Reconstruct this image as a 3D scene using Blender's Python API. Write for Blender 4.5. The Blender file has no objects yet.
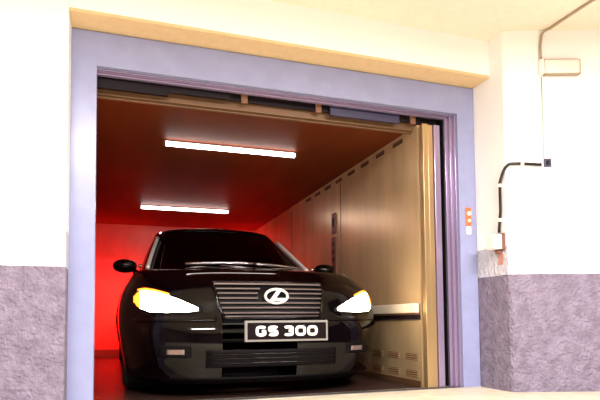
import bpy, bmesh, math, random
from mathutils import Vector, Matrix
random.seed(4)
C = bpy.context.scene.collection
sc = bpy.context.scene

# ------------------------------------------------------------------ camera
YAW, PITCH, ROLL, FPX, PY = .329, .0538, -.0091, 546.5857, 292.1983
F = Vector((math.sin(YAW)*math.cos(PITCH), math.cos(YAW)*math.cos(PITCH), math.sin(PITCH)))
R = Vector((math.cos(YAW), -math.sin(YAW), 0)); U = R.cross(F)
R2 = R*math.cos(ROLL)+U*math.sin(ROLL); U2 = -R*math.sin(ROLL)+U*math.cos(ROLL)
cd = bpy.data.cameras.new('camera'); cam = bpy.data.objects.new('camera', cd); C.objects.link(cam)
m = Matrix((R2, U2, -F)).transposed().to_4x4(); m.translation = Vector((0, 0, .55))
cam.matrix_world = m
cd.sensor_width = 36; cd.lens = FPX*36/600; cd.shift_y = (PY-200)/600; cd.clip_start = .05
sc.camera = cam

# ------------------------------------------------------------------ world, lights, exposure
w = bpy.data.worlds.new('world'); sc.world = w; w.use_nodes = True
w.node_tree.nodes['Background'].inputs[0].default_value = (1, .96, .95, 1)
w.node_tree.nodes['Background'].inputs[1].default_value = .10
sc.view_settings.view_transform = 'Standard'; sc.view_settings.look = 'None'
sc.view_settings.exposure = 0; sc.view_settings.gamma = 1; sc.view_settings.use_curve_mapping = False

def area(name, loc, size, sy, power, col, rot=(0, 0, 0)):
    l = bpy.data.lights.new(name, 'AREA'); l.shape = 'RECTANGLE'; l.size = size; l.size_y = sy
    l.energy = power; l.color = col
    o = bpy.data.objects.new(name, l); C.objects.link(o); o.location = loc; o.rotation_euler = rot
    return o
area('garage_ceiling_lamp', (-.6, .6, 2.74), 1.4, .3, 240, (1, .975, .97))
area('garage_ceiling_lamp', (2.4, .4, 2.74), 1.4, .3, 300, (1, .97, .96))
area('garage_ceiling_lamp', (1.0, -2.0, 2.74), 1.4, .3, 200, (1, .975, .97))

# ------------------------------------------------------------------ materials
def mat(name, col, rough=.5, metal=0., emis=None, es=0., bump=None, var=0., spec=.5, coat=0., stretch=None):
    mt = bpy.data.materials.new(name); mt.use_nodes = True
    nt = mt.node_tree; b = nt.nodes['Principled BSDF']
    b.inputs['Base Color'].default_value = (*col, 1); b.inputs['Roughness'].default_value = rough
    b.inputs['Metallic'].default_value = metal; b.inputs['Specular IOR Level'].default_value = spec
    b.inputs['Coat Weight'].default_value = coat
    b.inputs['Coat Roughness'].default_value = .04
    if emis:
        b.inputs['Emission Color'].default_value = (*emis, 1); b.inputs['Emission Strength'].default_value = es
    if bump or var:
        g = nt.nodes.new('ShaderNodeNewGeometry'); n = nt.nodes.new('ShaderNodeTexNoise')
        mp = nt.nodes.new('ShaderNodeMapping'); nt.links.new(g.outputs['Position'], mp.inputs[0])
        if stretch: mp.inputs['Scale'].default_value = stretch
        nt.links.new(mp.outputs[0], n.inputs['Vector'])
        n.inputs['Scale'].default_value = bump[0] if bump else 5; n.inputs['Detail'].default_value = 4
        if bump:
            bp = nt.nodes.new('ShaderNodeBump'); bp.inputs['Strength'].default_value = bump[1]
            bp.inputs['Distance'].default_value = bump[2]
            nt.links.new(n.outputs[0], bp.inputs['Height']); nt.links.new(bp.outputs[0], b.inputs['Normal'])
        if var:
            r = nt.nodes.new('ShaderNodeValToRGB'); nt.links.new(n.outputs[0], r.inputs[0])
            r.color_ramp.elements[0].position = .3; r.color_ramp.elements[1].position = .7
            r.color_ramp.elements[0].color = (*[c*(1-var) for c in col], 1)
            r.color_ramp.elements[1].color = (*[min(1, c*(1+var)) for c in col], 1)
            nt.links.new(r.outputs[0], b.inputs['Base Color'])
    return mt

def painted_wall():
    mt = bpy.data.materials.new('painted_wall'); mt.use_nodes = True
    nt = mt.node_tree; N = nt.nodes; L = nt.links; b = N['Principled BSDF']; b.inputs['Roughness'].default_value = .75
    g = N.new('ShaderNodeNewGeometry'); s = N.new('ShaderNodeSeparateXYZ'); L.new(g.outputs['Position'], s.inputs[0])
    n0 = N.new('ShaderNodeTexNoise'); n0.inputs['Scale'].default_value = 14; L.new(g.outputs['Position'], n0.inputs['Vector'])
    n0.inputs['Detail'].default_value = 3
    # slightly wavering paint edge
    ad = N.new('ShaderNodeMath'); ad.operation = 'MULTIPLY_ADD'; ad.inputs[1].default_value = .008
    L.new(n0.outputs[0], ad.inputs[0]); L.new(s.outputs['Z'], ad.inputs[2])
    lo = N.new('ShaderNodeMath'); lo.operation = 'GREATER_THAN'; lo.inputs[1].default_value = .902; L.new(ad.outputs[0], lo.inputs[0])
    hi = N.new('ShaderNodeMath'); hi.operation = 'GREATER_THAN'; hi.inputs[1].default_value = 1.13; L.new(ad.outputs[0], hi.inputs[0])
    vr = N.new('ShaderNodeValToRGB'); vr.color_ramp.elements[0].color = (.185, .148, .212, 1); vr.color_ramp.elements[1].color = (.265, .218, .305, 1)
    vr.color_ramp.elements[0].position = .35; vr.color_ramp.elements[1].position = .65
    L.new(n0.outputs[0], vr.inputs[0])
    m1 = N.new('ShaderNodeMix'); m1.data_type = 'RGBA'; L.new(lo.outputs[0], m1.inputs['Factor'])
    L.new(vr.outputs[0], m1.inputs['A']); m1.inputs['B'].default_value = (.62, .61, .69, 1)
    m2 = N.new('ShaderNodeMix'); m2.data_type = 'RGBA'; L.new(hi.outputs[0], m2.inputs['Factor'])
    L.new(m1.outputs['Result'], m2.inputs['A']); m2.inputs['B'].default_value = (.94, .93, .93, 1)
    L.new(m2.outputs['Result'], b.inputs['Base Color'])
    n = N.new('ShaderNodeTexNoise'); n.inputs['Scale'].default_value = 42; n.inputs['Detail'].default_value = 3
    n.inputs['Distortion'].default_value = .25; L.new(g.outputs['Position'], n.inputs['Vector'])
    st = N.new('ShaderNodeMath'); st.operation = 'SUBTRACT'; st.inputs[0].default_value = 1.12; L.new(hi.outputs[0], st.inputs[1])
    st2 = N.new('ShaderNodeMath'); st2.operation = 'MULTIPLY'; st2.inputs[1].default_value = .95; L.new(st.outputs[0], st2.inputs[0])
    bp = N.new('ShaderNodeBump'); bp.inputs['Distance'].default_value = .026; L.new(st2.outputs[0], bp.inputs['Strength'])
    L.new(n.outputs[0], bp.inputs['Height']); L.new(bp.outputs[0], b.inputs['Normal'])
    return mt

def glass_mat(name, tint, refl=.5):
    mt = bpy.data.materials.new(name); mt.use_nodes = True
    nt = mt.node_tree; N = nt.nodes; L = nt.links; N.remove(N['Principled BSDF'])
    t = N.new('ShaderNodeBsdfTransparent'); t.inputs[0].default_value = (*tint, 1)
    g = N.new('ShaderNodeBsdfGlossy'); g.inputs['Roughness'].default_value = .02
    f = N.new('ShaderNodeFresnel'); f.inputs[0].default_value = 1.5
    mx = N.new('ShaderNodeMixShader'); L.new(f.outputs[0], mx.inputs[0]); L.new(t.outputs[0], mx.inputs[1]); L.new(g.outputs[0], mx.inputs[2])
    L.new(mx.outputs[0], N['Material Output'].inputs[0])
    return mt

M = {}
M['wall'] = painted_wall()
M['ceiling'] = mat('ceiling_paint', (.84, .74, .61), .8, bump=(18, .1, .01), var=.03)
M['soffit'] = mat('soffit_tan', (.74, .52, .28), .7, bump=(20, .15, .01), var=.04)  # tan tone for the underside of the beam
M['frame'] = mat('lavender_paint', (.28, .30, .50), .28, bump=(9, .05, .01), var=.05)
M['reveal'] = mat('reveal_steel', (.36, .28, .44), .20, metal=.5, bump=(8, .1, .01), stretch=(1, 1, .1))
M['dark'] = mat('dark_steel', (.012, .007, .010), .5, spec=.15)
M['shaft'] = mat('shaft_black', (.01, .01, .01), .8)
M['cream'] = mat('cream_steel', (.17, .085, .04), .4, metal=.2)
M['gold'] = mat('brushed_steel_warm', (.52, .34, .17), .28, metal=.6, bump=(10, .1, .01), stretch=(1, 1, .1))
M['panel'] = mat('cabin_wall_panel', (.70, .50, .28), .28, metal=.4, bump=(6, .12, .01), var=.10, stretch=(1, 1, .25))  # beige steel, colour warmed to hold the headlamps' bounced light
M['back'] = mat('cabin_back_panel', (.46, .17, .13), .35, metal=.1, var=.08)  # base reddened, puts the tail lamps' red light into the panel colour
M['cabin_ceiling'] = mat('cabin_ceiling_paint', (.135, .030, .009), .55, spec=.04, var=.12, stretch=(1, .15, 1))
M['cabin_floor'] = mat('cabin_floor_plate', (.035, .016, .012), .4, var=.25, bump=(30, .2, .005))  # kept dark to carry the car's shadow in the base colour
M['hall'] = mat('hall_dark', (.10, .09, .09), .8)  # unseen walls, darkened to keep bright reflections off the car
M['floor'] = mat('garage_floor', (.66, .59, .45), .40, var=.14, bump=(7, .12, .01))
M['sill'] = mat('sill_steel', (.62, .58, .52), .30, metal=.5, var=.15)
M['rail'] = mat('rail_white', (.80, .72, .56), .3)
M['tube'] = mat('tube_glow', (1, 1, 1), .4, emis=(1, .90, .86), es=15)
M['tube_cap'] = mat('tube_cap', (.12, .07, .06), .5)
M['body'] = mat('car_paint', (.0016, .0004, .0008), .06, spec=.25, coat=.0)
M['chrome'] = mat('chrome', (.70, .66, .66), .12, metal=1.)
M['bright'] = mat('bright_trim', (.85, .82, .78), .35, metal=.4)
M['satin'] = mat('grille_bar_metal', (.21, .175, .185), .28, metal=.9)
M['wiper'] = mat('wiper_highlight', (.55, .52, .55), .2, metal=.9)
M['trim'] = mat('black_plastic', (.004, .003, .004), .5, spec=.08)
M['tyre'] = mat('tyre_rubber', (.012, .012, .012), .8, bump=(40, .3, .004))
M['rim'] = mat('alloy', (.45, .45, .47), .25, metal=1.)
M['glass'] = glass_mat('tinted_glass', (.35, .28, .28))
M['seat'] = mat('seat_leather', (.03, .02, .02), .6)
M['lamp'] = mat('headlamp_glow', (1, 1, 1), .2, emis=(1, .86, .62), es=22)
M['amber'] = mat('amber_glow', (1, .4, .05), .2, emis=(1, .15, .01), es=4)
M['fog'] = mat('fog_lamp_glass', (.22, .16, .15), .2, metal=.6, emis=(1, .6, .45), es=.06)
M['tail'] = mat('tail_lamp_glow', (1, .02, .02), .3, emis=(1, .012, .006), es=190)
M['plate'] = mat('plate_dark', (.006, .002, .003), .6, spec=.1)
M['plate_rim'] = mat('plate_rim', (.24, .22, .21), .4)
M['letter'] = mat('letter_white', (1, 1, 1), .5)
M['cable'] = mat('grey_green_cable', (.40, .50, .45), .6)
M['black'] = mat('black_conduit', (.012, .006, .008), .35)
M['steel'] = mat('conduit_steel', (.42, .33, .24), .4, metal=.5)
M['white'] = mat('white_plastic', (.86, .83, .80), .4)
M['brown'] = mat('brown_plastic', (.20, .07, .05), .5)
M['diff'] = mat('diffuser_plastic', (.90, .80, .74), .35)
M['tan'] = mat('vent_tan', (.22, .10, .05), .6)
M['stain'] = mat('rust_stain', (.50, .24, .19), .8, var=.3)
M['orange'] = mat('orange_glow', (.6, .08, .02), .4, emis=(1, .14, .05), es=.85)
M['button'] = mat('button_glow', (1, .8, .6), .4, emis=(1, .42, .18), es=1.3)
M['blue'] = mat('blue_grey_plastic', (.035, .03, .075), .4)

# ------------------------------------------------------------------ helpers
def link(name, bm, m, parent=None, smooth=False):
    me = bpy.data.meshes.new(name); bmesh.ops.recalc_face_normals(bm, faces=bm.faces); bm.to_mesh(me); bm.free()
    for mm in (m if isinstance(m, (list, tuple)) else [m]): me.materials.append(mm)
    if smooth:
        for p in me.polygons: p.use_smooth = True
    o = bpy.data.objects.new(name, me); C.objects.link(o)
    if parent: o.parent = parent
    return o
def box(bm, x0, x1, y0, y1, z0, z1, bev=0, mtx=None):
    r = bmesh.ops.create_cube(bm, size=1)
    vs = r['verts']
    for v in vs: v.co = Vector(((x0+x1)/2+v.co.x*(x1-x0), (y0+y1)/2+v.co.y*(y1-y0), (z0+z1)/2+v.co.z*(z1-z0)))
    if bev:
        es = list({e for v in vs for e in v.link_edges})
        r = bmesh.ops.bevel(bm, geom=es, offset=bev, segments=2, affect='EDGES', profile=.5)
        vs = list({v for f in r['faces'] for v in f.verts} | {v for v in vs if v.is_valid})
    if mtx:
        for v in vs: v.co = mtx @ v.co
    return vs
def one(name, m, *a, parent=None, bev=0, mtx=None):
    bm = bmesh.new(); box(bm, *a, bev=bev, mtx=mtx); return link(name, bm, m, parent)
def tube(bm, pts, r, n=10, cap=True):
    pts = [Vector(p) for p in pts]; rings = []
    up = None
    for i, p in enumerate(pts):
        a = pts[max(i-1, 0)]; b = pts[min(i+1, len(pts)-1)]; t = (b-a).normalized()
        if up is None: up = t.orthogonal().normalized()
        up = (up-t*up.dot(t)).normalized(); sd = t.cross(up)
        rings.append([bm.verts.new(p+up*math.cos(2*math.pi*k/n)*r+sd*math.sin(2*math.pi*k/n)*r) for k in range(n)])
    for a, b in zip(rings, rings[1:]):
        for k in range(n): bm.faces.new((a[k], a[(k+1) % n], b[(k+1) % n], b[k]))
    if cap: bm.faces.new(rings[0]); bm.faces.new(rings[-1][::-1])
def grid(bm, rows, close=False):
    vr = [[bm.verts.new(p) for p in r] for r in rows]
    for a, b in zip(vr, vr[1:]):
        for k in range(len(a)-1): bm.faces.new((a[k], a[k+1], b[k+1], b[k]))
        if close: bm.faces.new((a[-1], a[0], b[0], b[-1]))
    return vr
def tag(o, label, cat, group=None):
    o['label'] = label; o['category'] = cat
    if group: o['group'] = group
    return o
def empty(name, loc=(0, 0, 0), rz=0, parent=None):
    o = bpy.data.objects.new(name, None); C.objects.link(o); o.location = loc; o.rotation_euler = (0, 0, rz)
    o.empty_display_size = .1
    if parent: o.parent = parent
    return o
def structure(o, label=None):
    o['kind'] = 'structure'
    if label: o['label'] = label
    return o
def shift(o, d):
    for v in o.data.vertices: v.co -= Vector(d)
    o.location = d
    return o

# ------------------------------------------------------------------ garage shell
D = 3.82; XL, XR, HT = -.28, 2.876, 2.516; xl, xr, ht = -.12, 2.707, 2.276; YB = 3.61; YP = 3.44; HC = 2.82
structure(one('floor', M['floor'], -3.2, 4.6, -3.5, 3.80, -.12, 0))
structure(one('ceiling', M['ceiling'], -3.2, 4.6, -3.5, 3.95, HC, HC+.12))
structure(one('wall_left', M['wall'], -3.2, XL, YB, 3.95, 0, HC, bev=.006))
structure(one('wall_front', M['wall'], XL, XR, YB, 3.95, HT+.02, HC))
t_ = structure(one('trim_1', M['soffit'], XL+.001, XR-.001, YB+.004, 3.94, HT, HT+.02), 'tan underside of the beam over the lift doorway')
# angled pier on the right
bm = bmesh.new()
e = Vector((XR, YP, 0)); d_ = Vector((.946, -.323, 0))
fp = [Vector((XR, 3.95, 0)), Vector((XR, YP+.015, 0)), e+d_*.012, e+d_*1.9, Vector((4.8, 3.95, 0))]
lo_ = [bm.verts.new(p) for p in fp]; hi_ = [bm.verts.new(p+Vector((0, 0, HC))) for p in fp]
for k in range(len(fp)): bm.faces.new((lo_[k], lo_[(k+1) % 5], hi_[(k+1) % 5], hi_[k]))
bm.faces.new(lo_); bm.faces.new(hi_)
structure(link('wall_right', bm, M['wall']))
structure(one('wall_back', M['hall'], -3.2, 4.6, -3.62, -3.5, 0, HC))
structure(one('wall_side', M['hall'], -3.32, -3.2, -3.5, 3.6, 0, HC))

# ------------------------------------------------------------------ lift doorway
dr = structure(empty('door_1', (0, D, 0)), 'lavender painted steel door frame of the car lift')
def dpart(name, m, x0, x1, y0, y1, z0, z1, bev=0):
    return one(name, m, x0, x1, y0-D, y1-D, z0, z1, parent=dr, bev=bev)
dpart('jamb', M['frame'], XL, xl, D, D+.13, 0, HT-.004, .001)
dpart('jamb', M['frame'], xr, XR-.004, D, D+.10, 0, HT-.004, .001)
dpart('lintel', M['frame'], xl, xr, D, D+.13, ht, HT-.004, .001)
for k, (xa, ya) in enumerate(((xr-.012, D+.025), (xr-.026, D+.055), (xr-.042, D+.085))):
    dpart('jamb_moulding', M['reveal'], xa-.012*k, xr, ya, ya+.028, 0, ht-.002, .002)
for k, za in enumerate((ht-.010, ht-.022)):
    dpart('lintel_moulding', M['reveal'], xl, xr-.045, D+.04+.04*k, D+.075+.04*k, za, ht-.001, .002)
sl = dpart('threshold', M['sill'], XL, XR-.004, 3.80, 3.93, -.05, .004)
for k in range(3):
    one('groove', M['dark'], XL+.02, XR-.02, 3.83+.03*k-D, 3.838+.03*k-D, .0035, .006, parent=sl)

dl = structure(empty('door_2', (0, 3.985, 0)), 'dark retracted lift door leaves stacked at the head of the doorway')
def lpart(name, m, *a, bev=.003): return one(name, m, a[0], a[1], a[2]-3.985, a[3]-3.985, a[4], a[5], parent=dl, bev=bev)
lpart('door_leaf', M['dark'], xl-.04, .36, 3.955, 3.985, 2.185, 2.40)
lpart('door_leaf', M['dark'], .36, .81, 3.957, 3.985, 2.212, 2.40)
lpart('door_leaf', M['dark'], .81, 2.62, 3.99, 4.012, 2.222, 2.40)
lpart('door_motor_cover', M['blue'], 1.62, 2.24, 3.955, 3.985, 2.19, 2.268)
for x in (.9, 1.5, 2.35):
    lpart('hanger', M['tan'], x, x+.05, 3.965, 3.985, 2.205, 2.27)

# shaft surround (black gap between the landing and the cabin)
structure(one('wall_shaft_right', M['shaft'], 2.66, 2.74, 3.96, 9.8, 0, 2.9))
structure(one('wall_shaft_left', M['shaft'], -.62, -.56, 3.96, 9.8, 0, 2.9))
structure(one('ceiling_shaft', M['shaft'], -.62, 2.74, 3.96, 9.9, 2.62, 2.7))

# ------------------------------------------------------------------ lift cabin
CX0, CX1, CY0, CY1, CH = -.40, 2.415, 3.96, 9.55, 2.20
structure(one('floor_cabin', M['cabin_floor'], CX0, CX1+.08, CY0-.02, CY1, -.1, 0))
structure(one('ceiling_cabin', M['cabin_ceiling'], CX0, CX1+.05, 4.07, CY1, CH, CH+.05))
# ceiling panel joints
cr = structure(one('wall_cabin_right', M['panel'], CX1, CX1+.05, CY0+.01, CY1, 0, CH), 'warm beige steel side wall of the lift cabin')
for y in (5.62, 7.4):
    one('panel_joint', M['cream'], CX1-.004, CX1+.001, y, y+.012, .70, 2.12, parent=cr)
structure(one('wall_cabin_left', M['back'], CX0-.05, CX0, CY0+.01, CY1, 0, CH))
structure(one('wall_cabin_back', M['back'], CX0-.05, CX1+.05, CY1, CY1+.05, 0, CH+.05))
structure(one('baseboard_back', M['cream'], CX0, CX1, CY1-.02, CY1, 0, .12))
structure(one('baseboard_right', M['cream'], CX1-.012, CX1, CY0+.02, CY1-.03, 0, .05))
# entrance portal of the cabin
pt = structure(empty('trim_2', (0, 3.93, 0)), 'golden brushed steel entrance post and header of the lift cabin')
one('post', M['gold'], CX1+.005, 2.47, -.035, .02, 0, 2.19, parent=pt, bev=.004)
one('post', M['gold'], 2.474, 2.525, -.022, .02, 0, 2.19, parent=pt, bev=.006)
one('post', M['reveal'], 2.529, 2.585, -.035, .02, 0, 2.19, parent=pt, bev=.004)
one('header', M['cream'], CX0, 2.585, .10, .13, 2.168, 2.25, parent=pt, bev=.004)
one('header', M['cream'], CX0, 2.585, .132, .16, 2.155, 2.25, parent=pt, bev=.004)

# wall protection rail
rl = tag(empty('bumper_rail', (CX1, 3.97, .60)), 'cream painted horizontal bumper rail along the right wall of the lift cabin', 'rail')
one('rail_board', M['rail'], -.05, -.012, .01, 5.5, .015, .095, parent=rl, bev=.006)
one('rail_lip', M['cream'], -.04, -.012, .01, 5.5, .0, .014, parent=rl)
one('rail_shadow', M['dark'], -.022, -.002, .01, 5.5, -.040, -.002, parent=rl)  # dark strip painted as the shadow gap below the rail
for y in (.3, 1.3, 2.3, 3.3, 4.3, 5.2):
    one('bracket', M['steel'], -.0125, -.001, y, y+.06, .0, .09, parent=rl)

# louvred vents, low in two rows and a row of slots at the top
def vent(y, z, w_, h_, slats, label, group):
    bk, sm = (M['dark'], M['brown']) if slats == 1 else (M['tan'], M['panel'])
    o = tag(empty('vent_grille', (CX1, y, z)), label, 'vent', group)
    one('backing', bk, -.004, -.0008, 0, w_, 0, h_, parent=o)
    for k in range(slats):
        one('slat', sm, -.009, -.0045, 0, w_, (k+.3)*h_/slats, (k+.62)*h_/slats, parent=o)
    return o
ordn = ['nearest the cabin entrance', 'second from the cabin entrance', 'third from the cabin entrance', 'fourth from the cabin entrance']
for k in range(3):
    vent(4.03+.32*k, .215, .20, .055, 3, 'low louvred vent in the upper row under the bumper rail, '+ordn[k], 'low vents under the rail')
    vent(4.03+.32*k, .075, .20, .055, 3, 'low louvred vent in the lower row near the cabin floor, '+ordn[k], 'low vents under the rail')
words = ['nearest the doorway', 'second from the doorway', 'third from the doorway', 'fourth from the doorway', 'fifth from the doorway', 'sixth from the doorway', 'seventh from the doorway', 'farthest from the doorway']
for k in range(8):
    vent(4.22+.34*k, 2.128, .17, .035, 1, 'dark slot vent high on the right cabin wall, '+words[k], 'slot vents under the cabin ceiling')

# control panel on the cabin wall
cp = tag(empty('control_panel', (CX1, 5.74, 1.0)), 'tall narrow dark control panel on the right wall of the lift cabin', 'control panel')
one('face_plate', M['brown'], -.02, -.001, 0, .13, 0, .52, parent=cp, bev=.004)
one('face_plate', M['brown'], -.02, -.001, .01, .12, .56, .80, parent=cp, bev=.004)
for k in range(5):
    one('button', M['dark'], -.026, -.0195, .045, .085, .06+.09*k, .10+.09*k, parent=cp, bev=.004)
one('display', M['dark'], -.023, -.0195, .03, .10, .64, .74, parent=cp)

# ceiling tubes
def lamp(x, y, label):
    o = tag(empty('tube_lamp', (x, y, CH)), label, 'ceiling light', 'tube lamps on the cabin ceiling')
    one('housing', M['tube_cap'], -.01, 1.25, -.014, .014, -.012, -.001, parent=o, bev=.003)
    bm = bmesh.new(); tube(bm, [(.01, 0, -.034), (1.23, 0, -.034)], .021, 14); t = link('tube', bm, M['tube'], o, True)
    for a in (-.012, 1.231):
        one('end_cap', M['tube_cap'], a, a+.02, -.02, .02, -.056, -.018, parent=o, bev=.003)
    return o
lamp(.425, 4.98, 'white glowing fluorescent tube on the lift ceiling, the larger one nearer the doorway')
lamp(.345, 7.86, 'glowing fluorescent tube on the lift ceiling, the smaller one just above the car roof')

# ------------------------------------------------------------------ things on the door frame and pier
cpn = tag(empty('call_panel', (2.79, D, 1.27)), 'small glowing orange call panel on the right jamb of the lift doorway', 'call panel')
one('face_plate', M['orange'], -.026, .026, -.012, -.0005, .065, .215, parent=cpn, bev=.004)
one('face_plate', M['diff'], -.022, .022, -.010, -.0005, -.01, .06, parent=cpn, bev=.004)
for z, r in ((.165, .017), (.105, .012), (.028, .013)):
    bm = bmesh.new(); tube(bm, [(0, -.020, z), (0, -.011, z)], r, 14); link('call_button', bm, M['button'], cpn)

AZ = -math.atan2(.323, .946)
def pier(s, z): p = e+d_*s; return Vector((p.x, p.y, z))
# emergency light
el = tag(empty('emergency_light', pier(.27, 2.455), AZ), 'white horizontal bulkhead light high on the right pier', 'wall light')
one('back_box', M['white'], 0, .035, -.045, -.001, 0, .115, parent=el, bev=.006)
bm = bmesh.new(); box(bm, .037, .31, -.05, -.001, .004, .112, bev=.014); link('diffuser', bm, M['diff'], el, True)
one('lamp_frame', M['steel'], .037, .305, -.035, -.002, .1125, .119, parent=el, bev=.002)
one('lamp_frame', M['steel'], .037, .305, -.035, -.002, -.006, .0035, parent=el, bev=.002)
one('lamp_frame', M['steel'], .3105, .318, -.035, -.002, .0, .116, parent=el, bev=.002)
# steel conduit along the ceiling, then down to the light
bm = bmesh.new()
pA = Vector((3.19, 2.70, HC-.014)); pB = pier(.345, HC-.014)+Vector((-.012, -.06, 0)); pC = pier(.295, HC-.05)+Vector((-.005, -.02, 0))
tube(bm, [pier(.5, HC-.012)+Vector((.0, -1.35, 0)), Vector((3.2, 2.9, HC-.012)), pB, pB*.5+pC*.5+Vector((-.004, .018, .012)), pC, pier(.287, 2.68)+Vector((-.004, -.013, 0)), pier(.287, 2.583)+Vector((-.004, -.013, 0))], .010, 8)
tag(link('steel_conduit', bm, M['steel'], None, True), 'thin steel conduit running over the garage ceiling and curving down to the bulkhead light', 'conduit')
# thin cable down to the switch
bm = bmesh.new(); tube(bm, [pier(.292, 2.444)+Vector((-.002, -.006, 0)), pier(.294, 2.2)+Vector((-.002, -.006, 0)), pier(.292, 1.80)+Vector((-.002, -.006, 0))], .0045, 6)
tag(link('cable', bm, M['cable'], None, True), 'thin grey-green cable hanging straight from the bulkhead light down to the switch', 'cable')
# switch
sw = tag(empty('light_switch', pier(.265, 1.69), AZ), 'small square switch box with dark blue cover on the right pier', 'switch')
one('back_box', M['white'], 0, .075, -.035, -.001, 0, .1, parent=sw, bev=.004)
one('cover', M['blue'], .008, .067, -.044, -.0355, .03, .096, parent=sw, bev=.003)
one('rocker', M['dark'], .024, .05, -.052, -.0445, .045, .08, parent=sw, bev=.002)
# black conduit with clips
zc = 1.755
n_ = Vector((-.323, -.946, 0))
corner = e+n_*.03+Vector((-.03, .0, zc))
path = [pier(.26, zc-.01)+n_*.017, pier(.10, zc)+n_*.018, pier(.04, zc-.002)+n_*.022]
arc = []
P0 = pier(.035, zc-.002)+n_*.022; P1 = Vector((XR-.03, YP-.012, zc+.004)); P2 = Vector((XR-.022, YP+.055, zc-.14))
for k in range(1, 9):
    t = k/8; arc.append(P0*(1-t)**2+P1*2*t*(1-t)+P2*t*t)
path += arc+[Vector((XR-.018, YP+.06, 1.4)), Vector((XR-.018, YP+.085, 1.232))]
bm = bmesh.new(); tube(bm, path, .0115, 10)
bc = tag(link('black_conduit', bm, M['black'], None, True), 'black bent conduit from the switch around the pier corner down to the socket box', 'conduit')
for p, dd in ((pier(.115, zc-.003)+n_*.018, d_), (Vector((XR-.021, YP+.055, 1.60)), Vector((0, 0, 1))), (Vector((XR-.018, YP+.066, 1.33)), Vector((0, 0, 1)))):
    bm = bmesh.new(); tube(bm, [p-dd*.014, p+dd*.012], .0145, 12); link('clip', bm, M['white'], bc, True)
# socket box
sb = tag(empty('socket_box', (XR, YP+.035, 1.10)), 'white socket box with brown side on the left face of the right pier', 'socket')
one('casing', M['white'], -.092, -.021, .01, .11, 0, .115, parent=sb, bev=.006)
one('back_plate', M['brown'], -.020, -.001, .0, .12, -.008, .124, parent=sb, bev=.003)
one('flap', M['white'], -.098, -.0925, .02, .10, .015, .095, parent=sb, bev=.002)
one('cable_gland', M['brown'], -.045, -.004, .03, .075, -.035, -.009, parent=sb, bev=.008)
one('wall_stain', M['stain'], -.002, -.0006, .03, .09, -.12, -.032, parent=sb)

# ------------------------------------------------------------------ the car
CARX, CARY = 1.125, 3.87
car = tag(empty('car', (CARX, CARY, 0)), 'black saloon car with glowing headlamps and barred grille parked in the lift', 'car')
NP = 2.6; LC = .75; LEN = 5.35; LR = .75
LV = [(.115, .10, .93), (.145, .04, .98), (.25, .015, 1.0), (.36, 0, 1.015), (.45, 0, 1.03), (.53, .015, 1.04), (.57, .045, 1.043), (.63, .062, 1.043),
      (.70, .085, 1.035), (.76, .098, 1.02), (.80, .125, 1.005), (.83, .152, .99), (.86, .188, .97), (.89, .230, .95), (.915, .268, .93), (.935, .303, .915), (.948, .335, .90)]
LV = [(a, b, c*1.045) for a, b, c in LV]
def lvl(z):
    z = max(LV[0][0], min(LV[-1][0], z))
    for a, b in zip(LV, LV[1:]):
        if z <= b[0]:
            t = (z-a[0])/(b[0]-a[0]); return a[1]+(b[1]-a[1])*t, a[2]+(b[2]-a[2])*t
def kz(y):  # shoulder rise
    t = max(0, min(1, y/1.5)); t = t*t*(3-2*t)
    q = max(0, min(1, (y-4.6)/.75))
    return 1+.17*t-.04*q
def zmap(z, y): return z if z < .55 else .55+(z-.55)*kz(y)
def front(x, zl):
    yf, W_ = lvl(zl); u = min(abs(x)/W_, .9995)
    return yf+LC*(1-(1-u**NP)**(1/NP))
def front_at(x, z):
    zl = z
    for _ in range(6):
        y = front(x, zl); zl = .55+(z-.55)/kz(y) if z > .55 else z
    return front(x, zl)
def outline(yf, W_):
    pts = []
    n1 = 22
    for i in range(n1+1):
        th = math.pi/2*i/n1
        pts.append((W_*math.sin(th)**(2/NP) if th else 0, yf+LC*(1-abs(math.cos(th))**(2/NP))))
    for k in range(1, 30): pts.append((W_, yf+LC+(LEN-LR-yf*.5-yf-LC)*k/30))
    for i in range(n1, -1, -1):
        th = math.pi/2*i/n1
        pts.append((W_*(math.sin(th)**(2/NP) if th else 0), LEN-yf*.5-LR*(1-abs(math.cos(th))**(2/NP))))
    return pts
bm = bmesh.new(); rings = []
for (z, yf, W_) in LV:
    o = outline(yf, W_)
    ring = [Vector((x, y, zmap(z, y))) for x, y in o] + [Vector((-x, y, zmap(z, y))) for x, y in o[-2:0:-1]]
    rings.append([bm.verts.new(p) for p in ring])
n = len(rings[0])
for a, b in zip(rings, rings[1:]):
    for k in range(n): bm.faces.new((a[k], a[(k+1) % n], b[(k+1) % n], b[k]))
half = len(outline(0, 1)); top = rings[-1]
def ztop(x, y, zs, W_):
    u = min(1, abs(x)/max(W_, .01)); cr_ = .06*min(1, max(0, (y-.3)/.9))
    cr_ *= min(1, max(.15, (LEN-.3-y)/1.0))
    ridge = .012*math.exp(-((u-.42)/.10)**2)*min(1, max(0, y-.2)*2) if y < 1.5 else 0
    return zs+cr_*(1-u**2.6)+ridge
rows = []; NU = 18
for i in range(1, half-1):
    L_ = top[n-i]; R_ = top[i]
    row = [L_]
    for k in range(1, NU):
        u = -1+2*k/NU; x = R_.co.x*u; row.append(bm.verts.new((x, R_.co.y, ztop(x, R_.co.y, R_.co.z, R_.co.x))))
    row.append(R_); rows.append(row)
for a, b in zip(rows, rows[1:]):
    for k in range(NU): bm.faces.new((a[k], a[k+1], b[k+1], b[k]))
bm.faces.new([top[0]]+rows[0]); bm.faces.new([top[half-1]]+rows[-1][::-1])
bot = rings[0]
rows = []
for i in range(1, half-1):
    rows.append((bot[n-i], bot[i]))
for a, b in zip(rows, rows[1:]): bm.faces.new((a[0], b[0], b[1], a[1]))
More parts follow.
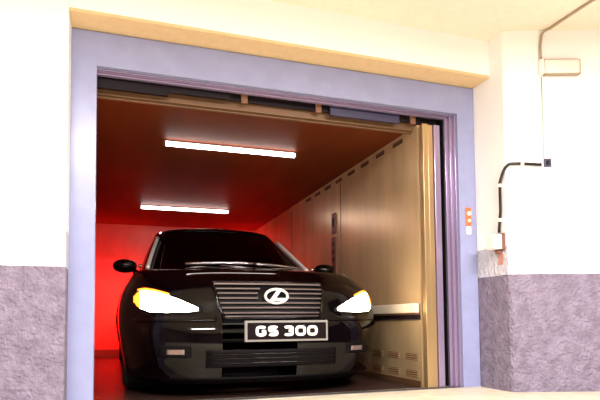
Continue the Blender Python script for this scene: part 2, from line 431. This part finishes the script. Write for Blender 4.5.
bm.faces.new((bot[0], rows[0][0], rows[0][1])); bm.faces.new((bot[half-1], rows[-1][1], rows[-1][0]))
bmesh.ops.recalc_face_normals(bm, faces=bm.faces)
body = link('body', bm, M['body'], car, True)
# wheel arches cut out of the body
AX = (1.02, 4.18); WR = .375
cut = bmesh.new()
for ya in AX:
    for s in (-1, 1):
        tube(cut, [(s*.74, ya, WR+.02), (s*1.3, ya, WR+.02)], WR+.06, 36)
cutter = link('cutter', cut, M['trim'])
md = body.modifiers.new('arches', 'BOOLEAN'); md.object = cutter; md.operation = 'DIFFERENCE'; md.solver = 'EXACT'
bpy.context.view_layer.update()
dg = bpy.context.evaluated_depsgraph_get()
nm = bpy.data.meshes.new_from_object(body.evaluated_get(dg)); body.modifiers.clear(); body.data = nm; nm.name = 'body'
bpy.data.objects.remove(cutter)
for p in nm.polygons: p.use_smooth = len(p.vertices) <= 5
try:
    nm.set_sharp_from_angle(angle=math.radians(38))
except Exception: pass

def patch(name, m, cols, z_of, off=.012, thick=.02, nz=8, parent=None, sgn=1, fn=front_at, smooth=True):
    """a raised lens or panel that follows the nose surface; z_of(x) -> (zlow, zhigh)"""
    bm = bmesh.new(); rf = []; rb = []
    for x in cols:
        a, b = z_of(x); r = []; q = []
        for k in range(nz+1):
            z = a+(b-a)*k/nz; y = fn(x, z)
            r.append((sgn*x, y-off, z)); q.append((sgn*x, y+thick, z))
        rf.append(r); rb.append(q)
    F_ = grid(bm, rf); B_ = grid(bm, rb)
    nc = len(cols)
    for i in range(nc-1):
        for k in (0, nz): bm.faces.new((F_[i][k], F_[i+1][k], B_[i+1][k], B_[i][k]))
    for k in range(nz):
        for i in (0, nc-1): bm.faces.new((F_[i][k], F_[i][k+1], B_[i][k+1], B_[i][k]))
    return link(name, bm, m, parent or car, smooth)
def lin(a, b, n): return [a+(b-a)*i/n for i in range(n+1)]
def ip(tab, x):
    if x <= tab[0][0]: return tab[0][1]
    for a, b in zip(tab, tab[1:]):
        if x <= b[0]: return a[1]+(b[1]-a[1])*(x-a[0])/(b[0]-a[0])
    return tab[-1][1]
HZ_hi = [(.53, .652), (.60, .688), (.68, .726), (.76, .758), (.84, .785), (.90, .798), (.945, .797), (.965, .785), (.975, .765)]
HZ_lo = [(.53, .636), (.60, .624), (.76, .620), (.88, .628), (.94, .655), (.965, .675), (.975, .70)]
for s in (-1, 1):
    hl = patch('headlamp', M['trim'], lin(.515, .985, 26), lambda x: (ip(HZ_lo, x)-.010, ip(HZ_hi, x)+.010), off=.004, thick=.03, sgn=s)
    patch('lens', M['lamp'], lin(.545, .940, 26), lambda x: (ip(HZ_lo, x)+.004, ip(HZ_hi, x)-.004), off=.014, thick=-.005, parent=hl, sgn=s)
    patch('turn_signal_glare', M['amber'], lin(.942, .984, 6), lambda x: (ip(HZ_lo, x)+.004, ip(HZ_hi, x)-.010), off=.012, thick=-.005, parent=hl, sgn=s)  # amber lens end, glowing in place of the orange glare
    patch('amber_glare_strip', M['amber'], lin(.74, .955, 12), lambda x: (ip(HZ_hi, x)+.001, ip(HZ_hi, x)+.016), off=.011, thick=-.004, nz=3, parent=hl, sgn=s)  # added glowing strip, stands in for the glare above the lens
    sp = bpy.data.lights.new('headlamp_beam', 'SPOT'); sp.energy = 25; sp.color = (1, .85, .6); sp.spot_size = 2.6; sp.spot_blend = .9; sp.shadow_soft_size = .05
    so = bpy.data.objects.new('headlamp_beam', sp); C.objects.link(so); so.parent = hl; so.location = (s*.80, .13, .71); so.rotation_euler = (math.pi/2+.02, 0, math.pi+(-.25*s))
    fg = patch('fog_lamp', M['trim'], lin(.60, .82, 8), lambda x: (.300, .385), off=.003, thick=.03, sgn=s)
    patch('fog_lens', M['fog'], lin(.645, .765, 8), lambda x: (.322, .358), off=.010, thick=-.004, parent=fg, sgn=s)
    # bright rub strip under each headlamp
    patch('bumper_moulding', M['body'], lin(.42, .99, 16), lambda x: (.560, .585), off=.012, thick=.03, sgn=s, nz=3)

# grille
def gw(z): return ip([(.575, .365), (.66, .395), (.80, .425), (.845, .435)], z)
def gfront(x, z): return front_at(x, z)
bm_rows = []
gr = patch('grille', M['trim'], lin(-.44, .44, 20), lambda x: (.580 if abs(x) < .37 else .580+(abs(x)-.37)*3.2, .848), off=.004, thick=.02)
for i, z in enumerate((.838, .800, .765, .728, .692, .656, .618, .592)):
    w_ = gw(z)-.012; rr = .0085 if i else .011
    if i in (1, 2, 3):
        segs = [(-w_, -.11), (.11, w_)] if i != 1 else [(-w_, -.085), (.085, w_)]
    else: segs = [(-w_, w_)]
    for a, b in segs:
        bm = bmesh.new(); xs = lin(a, b, 16)
        rws = []
        for x in xs:
            y = gfront(x, z)-.016
            rws.append([(x, y-.010, z-rr*.5), (x, y-.012, z+rr*.3), (x, y-.004, z+rr), (x, y+.012, z+rr), (x, y+.012, z-rr)])
        v = grid(bm, rws, close=True); bm.faces.new(v[0]); bm.faces.new(v[-1])
        link('grille_bar', bm, M['satin'], gr)
# surround of the grille
bm = bmesh.new(); pts = []
for z in lin(.845, .585, 10): pts.append((-gw(z), front_at(gw(z), z)-.012, z))
pts += [(x, front_at(x, .577)-.012, .577) for x in lin(-.34, .34, 12)]
for z in lin(.585, .845, 10): pts.append((gw(z), front_at(gw(z), z)-.012, z))
pts += [(x, front_at(x, .853)-.010, .853) for x in lin(.42, -.42, 14)]
tube(bm, pts+pts[:1], .009, 8, cap=False); link('grille_surround', bm, M['body'], gr, True)
# emblem: oval ring with a slanted L
em = empty('emblem', (.03, 0, .742), parent=gr); yE = front_at(0, .742)-.035
bm = bmesh.new(); rings_ = []
for k in range(40):
    a = 2*math.pi*k/40; r = []
    for j in range(8):
        b = 2*math.pi*j/8; cx = math.cos(a)*(.086+.011*math.cos(b)); cz = math.sin(a)*(.052+.011*math.cos(b))
        r.append((cx, yE+.010*math.sin(b), cz))
    rings_.append(r)
rings_.append(rings_[0]); grid(bm, rings_, close=True); bmesh.ops.remove_doubles(bm, verts=bm.verts, dist=1e-5)
link('emblem_ring', bm, M['bright'], em, True)
bm = bmesh.new()
Lp = [(-.056, -.034), (.052, -.034), (.066, -.014), (-.006, -.014), (.040, .046), (.006, .048)]
a_ = [bm.verts.new((x, yE-.010, z)) for x, z in Lp]; b_ = [bm.verts.new((x, yE+.010, z)) for x, z in Lp]
bm.faces.new(a_); bm.faces.new(b_[::-1])
for k in range(6): bm.faces.new((a_[k], a_[(k+1) % 6], b_[(k+1) % 6], b_[k]))
link('emblem_letter', bm, M['bright'], em)

# number plate
yP = -.045
np_ = one('number_plate', M['plate_rim'], -.235, .40, yP, yP+.03, .408, .560, parent=car, bev=.004)
one('plate_face', M['plate'], -.218, .383, yP-.004, yP-.0005, .424, .544, parent=np_)
def arc_pts(cx, cz, rx, rz, a0, a1, n=12):
    return [(cx+rx*math.copysign(abs(math.cos(t))**.6, math.cos(t)), cz+rz*math.copysign(abs(math.sin(t))**.6, math.sin(t))) for t in (math.radians(a0+(a1-a0)*k/n) for k in range(n+1))]
G_ = arc_pts(0, 0, .5, .5, 35, 335, 20)+[(.48, -.02), (.08, -.02)]
S_ = arc_pts(0, .25, .46, .25, 20, 270, 14)+arc_pts(0, -.25, .46, .25, 90, -160, 14)
T_ = arc_pts(0, .25, .46, .25, 160, -90, 14)+arc_pts(0, -.25, .46, .25, 90, -160, 14)
O_ = arc_pts(0, 0, .5, .5, 0, 360, 28)
for ch, cx in ((G_, -.118), (S_, -.028), (T_, .090), (O_, .182), (O_, .274)):
    bm = bmesh.new()
    tube(bm, [(cx+x*.062, yP-.0052, .484+z*.056) for x, z in ch], .0105, 8)
    for v in bm.verts: v.co.y = yP-.0050+(v.co.y-yP+.0050)*.3
    link('plate_letter', bm, M['letter'], np_)
# lower intake
li = patch('air_intake', M['trim'], lin(-.50, .50, 14), lambda x: (.225, .350), off=.003, thick=.02)
for z in (.255, .288, .320):
    patch('intake_bar', M['body'], lin(-.48, .48, 14), lambda x: (z-.004, z+.004), off=.010, thick=.0, nz=2, parent=li)
patch('chin_lip', M['trim'], lin(-.8, .8, 20), lambda x: (.105, .150), off=.006, thick=.05, nz=3)
# bonnet shut line
for s in (-1, 1):
    bm = bmesh.new(); q = []
    for k in range(16):
        y = .30+1.05*k/15; q.append((s*(.62+.22*k/15), y, 0))
    bm.free()

# greenhouse
def gh(sv):
    """outline and height of the cabin at height fraction sv"""
    W_ = .885-.215*sv**1.15; ya = 1.28+.98*sv**.93; yb = 4.95-1.0*sv
    return W_, ya, yb
def ghpt(x_sign, t, sv):
    W_, ya, yb = gh(sv); n_e = 3.4
    # t 0 front centre .. 1 rear centre
    Lf = .62-.12*sv; nf = 20
    if t < .35:
        th = math.pi/2*t/.35; x = W_*(math.sin(th)**(2/n_e) if th > 0 else 0); y = ya+Lf*(1-abs(math.cos(th))**(2/n_e))
    elif t > .65:
        th = math.pi/2*(1-t)/.35; x = W_*(math.sin(th)**(2/n_e) if th > 1e-9 else 0); y = yb-Lf*(1-abs(math.cos(th))**(2/n_e))
    else:
        x = W_; y = ya+Lf+(yb-ya-2*Lf)*(t-.35)/.3
    zb = 1.0; zt = 1.565
    base = zb+.055*(1-min(1, x/.9)**2)
    tt = sv
    z = base+(zt+.035*(1-min(1, x/.7)**2.4)-base)*tt
    return Vector((x_sign*x, y, z))
NT, NS = 72, 10
SV = [0, .06, .15, .3, .45, .6, .75, .88, .94, 1.0]
def region(name, m, test, off=0, thick=.012, smooth=True, parent=None):
    bm = bmesh.new(); vd = {}
    def V(sg, i, j):
        key = (sg if 0 < i < NT else 1, i, j)
        if key not in vd:
            p = ghpt(sg, i/NT, SV[j]); vd[key] = bm.verts.new(p)
        return vd[key]
    for sg in (-1, 1):
        for i in range(NT):
            for j in range(NS-1):
                if test(sg, (i+.5)/NT, (SV[j]+SV[j+1])/2):
                    try: bm.faces.new((V(sg, i, j), V(sg, i+1, j), V(sg, i+1, j+1), V(sg, i, j+1)))
                    except ValueError: pass
    bmesh.ops.recalc_face_normals(bm, faces=bm.faces)
    c = Vector((0, 3.1, 1.2)); tot = sum(((f.calc_center_median()-c).dot(f.normal)) for f in bm.faces)
    if tot < 0: bmesh.ops.reverse_faces(bm, faces=bm.faces)
    bm.normal_update()
    vs = list(bm.verts); fs = list(bm.faces)
    nrm = {v: v.normal.copy() for v in vs}
    inner = {v: bm.verts.new(v.co-nrm[v]*thick) for v in vs}
    bd = [e for e in bm.edges if len(e.link_faces) == 1]
    for v in vs: v.co += nrm[v]*off
    for f in fs: bm.faces.new([inner[v] for v in reversed(f.verts)])
    for e_ in bd: bm.faces.new((e_.verts[0], e_.verts[1], inner[e_.verts[1]], inner[e_.verts[0]]))
    return link(name, bm, m, parent or car, smooth)
WSH = lambda t, s: t < .185 and s < .93
RWN = lambda t, s: t > .82 and .1 < s < .93
def sidew(t, s): return .275 < t < .745 and .08 < s < .90 and not (.475 < t < .495)
region('windshield', M['glass'], lambda g, t, s: WSH(t, s), off=.001, thick=.005)
region('rear_window', M['glass'], lambda g, t, s: RWN(t, s), off=.001, thick=.005)
for g0 in (-1, 1):
    region('side_window', M['glass'], lambda g, t, s: g == g0 and sidew(t, s) and t < .48, off=.001, thick=.005)
    region('side_window', M['glass'], lambda g, t, s: g == g0 and sidew(t, s) and t > .48, off=.001, thick=.005)
    # added pale strip, painted as the light reflected on the front pillar
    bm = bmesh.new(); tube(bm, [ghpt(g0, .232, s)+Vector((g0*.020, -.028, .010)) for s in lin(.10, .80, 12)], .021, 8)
    link('pillar_reflection', bm, M['bright'], car, True)
region('cabin_frame', M['body'], lambda g, t, s: not (WSH(t, s) or RWN(t, s) or sidew(t, s)), off=.004, thick=.02)
# roof skin
bm = bmesh.new(); rws = []
for i in range(0, NT+1):
    p = ghpt(1, i/NT, 1.0); r = []
    for k in range(17):
        u = -1+2*k/16; x = p.x*u
        r.append((x, p.y, p.z+.004+.035*(1-min(1, abs(x)/.7)**2.4)*0+(.055*(1-u*u))*min(1, (p.x/.67)**2)))
    rws.append(r)
grid(bm, rws); bmesh.ops.remove_doubles(bm, verts=bm.verts, dist=1e-5)
link('roof', bm, M['body'], car, True)
# inside: dashboard, steering wheel, seats, mirror
one('dashboard', M['seat'], -.74, .74, 1.75, 2.15, 1.02, 1.10, parent=car, bev=.03)
for x in (-.40, .40):
    st_ = empty('seat', (x, 3.0, 1.0), parent=car)
    one('seat_back', M['seat'], -.24, .24, -.06, .10, .02, .28, parent=st_, bev=.05)
    one('headrest', M['seat'], -.13, .13, -.05, .05, .30, .44, parent=st_, bev=.035)
one('rear_seat', M['seat'], -.64, .64, 3.95, 4.15, 1.03, 1.26, parent=car, bev=.05)
bm = bmesh.new(); tube(bm, [(.40+.17*math.cos(a), 2.28+.05*math.sin(a), 1.10+.15*math.sin(a)) for a in lin(.0, 2*math.pi, 24)], .014, 8)
link('steering_wheel', bm, M['seat'], car, True)
mi = one('rear_view_mirror', M['trim'], -.13, .13, 2.28, 2.31, 1.455, 1.515, parent=car, bev=.012)
one('mirror_stem', M['chrome'], -.02, .02, 2.262, 2.279, 1.50, 1.535, parent=mi, bev=.004)
# wipers, made thick and pale to paint the highlight at the windshield base
for x0, x1 in ((-.48, .18), (.20, .72)):
    bm = bmesh.new()
    def wp(x, s):
        W_, ya, yb = gh(s); t0 = (min(1, abs(x)/W_))**(3.4/2); th = math.asin(min(1, t0)); return ghpt(1 if x >= 0 else -1, .35*th/(math.pi/2), s)+Vector((0, -.016, .016))
    tube(bm, [wp(x, .10+.01*abs(x-x0)) for x in lin(x0, x1, 10)], .015, 10)
    tube(bm, [wp(x1, .0), wp((x0+x1)/2, .05)], .007, 6)
    link('wiper', bm, M['wiper'], car, True)
# mirrors
for s in (-1, 1):
    bm = bmesh.new(); bmesh.ops.create_icosphere(bm, subdivisions=4, radius=1)
    for v in bm.verts:
        x, y, z = v.co; v.co = Vector((s*(1.025+.11*x), 1.62+(.06*y if y > 0 else .10*y), 1.098+.066*math.copysign(abs(z)**.8, z)))
    dm = link('door_mirror', bm, M['body'], car, True)
    bm = bmesh.new(); tube(bm, [(s*.84, 1.68, 1.03), (s*.95, 1.66, 1.055)], .022, 8); link('mirror_arm', bm, M['body'], dm, True)
    bm = bmesh.new(); tube(bm, [(s*1.035, 1.676, 1.098), (s*1.035, 1.684, 1.098)], .05, 16)
    link('mirror_glass', bm, M['chrome'], dm)
    bm = bmesh.new(); bmesh.ops.create_icosphere(bm, subdivisions=2, radius=.02)
    for v in bm.verts: v.co += Vector((s*.885, 1.60, 1.10))
    link('mirror_repeater', bm, M['chrome'], dm, True)
    # door seams and handles
    for y in (1.55, 2.75, 3.95):
        bm = bmesh.new(); tube(bm, [(s*(lvl(z)[1]+.001), y, zmap(z, y)) for z in lin(.30, .84, 12)], .004, 5); link('door_seam', bm, M['trim'], car)
    for y in (2.50, 3.70):
        one('door_handle', M['chrome'], s*1.03-.018, s*1.03+.018, y, y+.17, .86, .89, parent=car, bev=.006)
    # tail lamps
    bm = bmesh.new(); rws = []
    for i in range(15):
        x = .52+.46*i/14; r = []
        for k in range(5):
            zl = .66+.15*k/4; yf, W_ = lvl(zl); u = min(x/W_, .995); y = LEN-yf*.5-LR*(1-(1-u**NP)**(1/NP))
            r.append((s*x, y+.012, zmap(zl, y)))
        rws.append(r)
    rb_ = [[(a, b-.03, c) for a, b, c in r] for r in rws]
    A_ = grid(bm, rws); B_ = grid(bm, rb_)
    link('tail_lamp', bm, M['tail'], car, True)
    # wheels
    for ya in AX:
        wh = empty('wheel', (s*.915, ya, WR), parent=car)
        bm = bmesh.new(); prof = [(-.125, .25), (-.13, .33), (-.115, .362), (-.09, WR), (.09, WR), (.115, .362), (.13, .33), (.125, .25)]
        rws = [[(px, math.cos(2*math.pi*k/40)*pr_, math.sin(2*math.pi*k/40)*pr_) for px, pr_ in prof] for k in range(40)]
        rws.append(rws[0]); grid(bm, rws, close=True); bmesh.ops.remove_doubles(bm, verts=bm.verts, dist=1e-5); link('tyre', bm, M['tyre'], wh, True)
        bm = bmesh.new(); tube(bm, [(s*-.10, 0, 0), (s*.085, 0, 0)], .235, 32); rim = link('rim', bm, M['trim'], wh)
        bm = bmesh.new()
        for k in range(7):
            a = 2*math.pi*k/7; box(bm, s*.085 if s > 0 else -.11, .11 if s > 0 else -.085, -.022, .022, .03, .245, mtx=Matrix.Rotation(a, 4, 'X'))
        tube(bm, [(s*.085, 0, 0), (s*.118, 0, 0)], .06, 20)
        bm2 = [(s*.112, math.cos(2*math.pi*k/32)*.243, math.sin(2*math.pi*k/32)*.243) for k in range(33)]
        tube(bm, bm2, .010, 6, cap=False); link('spokes', bm, M['rim'], rim)
# rear number plate and exhaust
one('rear_plate', M['plate_rim'], -.26, .26, LEN+.002, LEN+.02, .50, .62, parent=car, bev=.003)
one('floor_pan', M['trim'], -.62, .62, .5, LEN-.5, .105, .14, parent=car)
